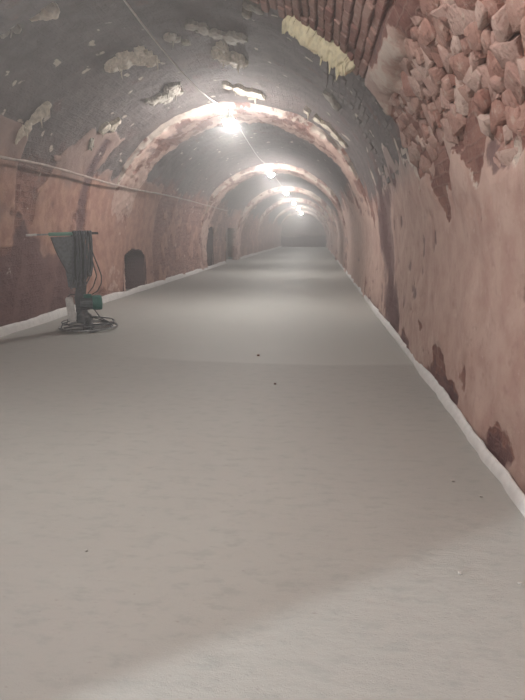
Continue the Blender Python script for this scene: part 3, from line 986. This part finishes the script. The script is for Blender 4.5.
# ------------------------------------------------------------------ power trowel parked by the left wall
def power_trowel():
    T = empty('power_trowel', (-3.89, 8.68, 0.0), math.radians(24.3))

    def lift(pts, dx=0.14, kz=0.955):
        # the upright handle: slightly squat and set over the gearbox
        out = []
        for x, y, z in pts:
            q = min(1.0, max(0.0, (z - 0.45) / 0.5))
            out.append((x + dx * q, y, z * (1 + (kz - 1) * q)))
        return out

    class HB(MB):
        def build(self, *a, **k):
            self.v = [tuple(p) for p in lift(self.v)]
            return MB.build(self, *a, **k)
    tag(T, 'blue-grey walk-behind power trowel with green motor and ring guard', 'power trowel')
    R0 = 0.475

    def ring(z, r, tr, name, mat, cx=0.0, a0=0, a1=360, n=48):
        pts = [(cx + r * math.cos(math.radians(a0 + (a1 - a0) * k / n)), r * math.sin(math.radians(a0 + (a1 - a0) * k / n)), z) for k in range(n if a1 - a0 == 360 else n + 1)]
        return MB().tube(pts, tr, 8, closed=(a1 - a0 == 360)).build(name, mat, T)
    ring(0.045, R0, 0.016, 'guard_ring', M['steel'])
    ring(0.135, R0 - 0.045, 0.010, 'guard_ring', M['dark_steel'])
    ring(0.09, R0 - 0.14, 0.008, 'guard_ring', M['steel'])
    for k in range(6):
        a = math.radians(20 + 60 * k)
        c, s = math.cos(a), math.sin(a)
        MB().tube([(0.08 * c, 0.08 * s, 0.21), (0.25 * c, 0.25 * s, 0.18), ((R0 - 0.045) * c, (R0 - 0.045) * s, 0.135), (R0 * c, R0 * s, 0.045)], 0.009, 6).build('spoke', M['dark_steel'], T)
    for k in range(4):
        a = math.radians(10 + 90 * k)
        rot = Matrix.Rotation(a, 3, 'Z') @ Matrix.Rotation(math.radians(6), 3, 'X')
        bl = MB().box(rot @ Vector((0.26, 0, 0.018)), (0.33, 0.13, 0.006), rot).build('blade', M['steel'], T, bevel=0.002)
        MB().tube([rot @ Vector((0.04, 0, 0.07)), rot @ Vector((0.40, 0, 0.045))], 0.013, 6).build('blade_arm', M['dark_steel'], bl)
    MB().lathe([(0.03, 0.0), (0.09, 0.015), (0.10, 0.05), (0.075, 0.10), (0.06, 0.12)], seg=16).build('spider_hub', M['dark_steel'], T)
    MB().lathe([(0.07, 0.10), (0.125, 0.12), (0.135, 0.16), (0.12, 0.25), (0.07, 0.29), (0.06, 0.33)], (-0.06, 0, 0), seg=18).build('gearbox', M['blue_grey'], T)
    # motor lying crosswise
    mo = MB().lathe([(0.05, -0.17), (0.095, -0.165), (0.10, -0.15), (0.10, 0.06), (0.085, 0.065)], (0.06, 0, 0.45), 'x', 20).build('motor', M['blue_grey'], T)
    for k in range(12):
        a = 2 * math.pi * k / 12
        rot = Matrix.Rotation(a, 3, 'X')
        MB().box(Vector((0.01, 0, 0.45)) + rot @ Vector((0, 0, 0.105)), (0.19, 0.006, 0.018), rot).build('cooling_fin', M['blue_grey'], mo)
    MB().lathe([(0.10, 0.0), (0.122, 0.005), (0.126, 0.03), (0.126, 0.13), (0.115, 0.155), (0.07, 0.165), (0.02, 0.166)], (0.09, 0, 0.45), 'x', 22).build('fan_cover', M['green'], mo)
    MB().box((0.02, -0.06, 0.575), (0.13, 0.10, 0.06)).build('terminal_box', M['green'], mo, bevel=0.008)
    MB().box((-0.06, 0, 0.355), (0.20, 0.16, 0.03)).build('motor_plate', M['dark_steel'], T, bevel=0.004)
    MB().box((-0.115, 0.03, 0.40), (0.15, 0.14, 0.36), Matrix.Rotation(math.radians(-6), 3, 'Y'), 0.85).build('handle_bracket', M['dark_steel'], T, bevel=0.012)
    # white weight hung on the side
    MB().box((-0.265, -0.03, 0.36), (0.13, 0.22, 0.40), Matrix.Rotation(math.radians(-5), 3, 'Y'), 0.88).build('counterweight', M['white_paint'], T, bevel=0.018)
    MB().tube([(-0.30, -0.03, 0.56), (-0.26, 0.0, 0.60), (-0.18, 0.0, 0.60)], 0.010, 6).build('weight_hook', M['dark_steel'], T)
    # upright handle
    HB().tube([(-0.08, 0.02, 0.28), (-0.13, 0.03, 0.60), (-0.22, 0.04, 1.05), (-0.30, 0.04, 1.66)], 0.026, 10).build('handle_tube', M['blue_grey'], T)
    HB().tube([(-0.17, 0.06, 0.30), (-0.20, 0.06, 0.70), (-0.33, 0.05, 1.10), (-0.52, 0.04, 1.63)], 0.020, 10).build('handle_tube', M['blue_grey'], T)
    for a, b in (((-0.13, 0.03, 0.60), (-0.19, 0.06, 0.60)), ((-0.22, 0.04, 1.05), (-0.32, 0.05, 1.07)), ((-0.27, 0.04, 1.40), (-0.43, 0.05, 1.38))):
        HB().tube([a, b], 0.016, 8).build('cross_brace', M['blue_grey'], T)
    # funnel shaped sheet guard between the tubes
    pl = HB()
    v = [(-0.64, 0.02, 1.62), (-0.27, 0.0, 1.64), (-0.16, 0.0, 0.98), (-0.20, 0.0, 0.72), (-0.36, 0.02, 0.74), (-0.44, 0.02, 1.05)]
    pl.add(v + [(a, b + 0.022, c) for a, b, c in v], [(0, 1, 2, 3, 4, 5), (11, 10, 9, 8, 7, 6)] + [(i, i + 6, (i + 1) % 6 + 6, (i + 1) % 6) for i in range(6)])
    pl.build('sheet_guard', M['blue_grey'], T, bevel=0.006)
    HB().box((-0.15, 0.02, 0.70), (0.17, 0.12, 0.28), Matrix.Rotation(math.radians(-8), 3, 'Y')).build('switch_box', M['dark_steel'], T, bevel=0.015)
    # crossbar and grips
    HB().tube([(-1.00, 0.02, 1.655), (-0.60, 0.02, 1.67), (0.12, 0.02, 1.69)], 0.014, 10).build('handlebar', M['steel'], T)
    HB().tube([(-0.66, 0.02, 1.668), (-0.28, 0.02, 1.68)], 0.030, 12).build('grip', M['grip'], T)
    HB().tube([(-1.00, 0.02, 1.655), (-0.84, 0.02, 1.661)], 0.019, 10).build('grip', M['white_paint'], T)
    HB().tube([(0.0, 0.02, 1.687), (0.12, 0.02, 1.69)], 0.020, 10).build('grip', M['dark_steel'], T)
    # coils of supply cable draped over the bar
    rr = random.Random(5)
    for k in range(15):
        cx = -0.28 + 0.0205 * k + rr.uniform(-.01, .01); wd = rr.uniform(0.025, 0.05); bot = rr.uniform(0.72, 0.98); yo = rr.uniform(-0.03, 0.02)
        pts = []
        for i in range(30):
            a = 2 * math.pi * i / 30
            zt = 1.725 + rr.uniform(-.003, .003); c = (zt + bot) / 2; h = (zt - bot) / 2
            pts.append((cx + wd * math.sin(a) * (1 - 0.5 * max(0, math.cos(a))) + 0.045 * (1 - math.cos(a)) * -0.5 + rr.uniform(-.004, .004),
                        0.02 + yo + 0.055 * math.sin(a + 0.8) * (1 if k % 2 else -1) - 0.015, c + h * math.cos(a)))
        HB().tube(pts, 0.0125, 7, closed=True).build('cable_loop', M['cable_grey'] if k % 3 else M['dark_steel'], T)
    for pts in ([(-0.02, -0.03, 1.45), (0.05, -0.04, 1.22), (0.11, -0.04, 1.02), (0.16, -0.03, 0.80), (0.13, -0.02, 0.66), (0.05, 0, 0.60)],
                [(-0.62, 0.0, 1.60), (-0.56, -0.03, 1.38), (-0.48, -0.03, 1.18), (-0.40, -0.02, 1.0)],
                [(0.0, -0.03, 1.2), (0.05, -0.05, 0.95), (0.04, -0.05, 0.75), (-0.02, -0.03, 0.62)],
                [(0.10, -0.05, 0.36), (0.20, -0.10, 0.20), (0.33, -0.16, 0.13), (0.40, -0.22, 0.06)]):
        P = []
        for i in range(len(pts) - 1):
            for q in range(6): P.append(Vector(pts[i]).lerp(Vector(pts[i + 1]), q / 6))
        P.append(Vector(pts[-1]))
        P = [P[0]] + [(P[i - 1] + P[i] * 2 + P[i + 1]) / 4 for i in range(1, len(P) - 1)] + [P[-1]]
        HB().tube(P, 0.010, 6).build('loose_cable', M['dark_steel'], T)
    return T


power_trowel()

# ------------------------------------------------------------------ a few crumbs on the screed
CH = [(-0.75, 6.9, 0.020, 1, 'small dark brick crumb on the pale screed'), (-0.42, 5.55, 0.014, 1, 'tiny dark crumb on the grey screed'),
      (0.93, 3.35, 0.010, 0, 'tiny pale mortar chip by the pink wall'), (1.05, 3.15, 0.009, 0, 'tiny pale mortar chip by the pink wall'),
      (0.72, 2.35, 0.008, 0, 'pale grit grain lying in the bright wedge of floor'), (0.98, 2.3, 0.008, 0, 'pale grit grain lying in the bright wedge of floor'),
      (-1.15, 2.35, 0.006, 0, 'pale grit grain on the darker screed')]
for k, (x, y, r, dk, lab) in enumerate(CH):
    me = chunk_mesh(700 + k, (r * 2.2, r * 1.8, r * 1.2))
    me.materials.append(M['dark_chip'] if dk else M['chip'])
    zmin = min(v.co.z for v in me.vertices)
    o = link('crumb', me); o.location = (x, y, -zmin - 0.001)
    tag(o, lab, 'crumb', 'crumbs on the floor')
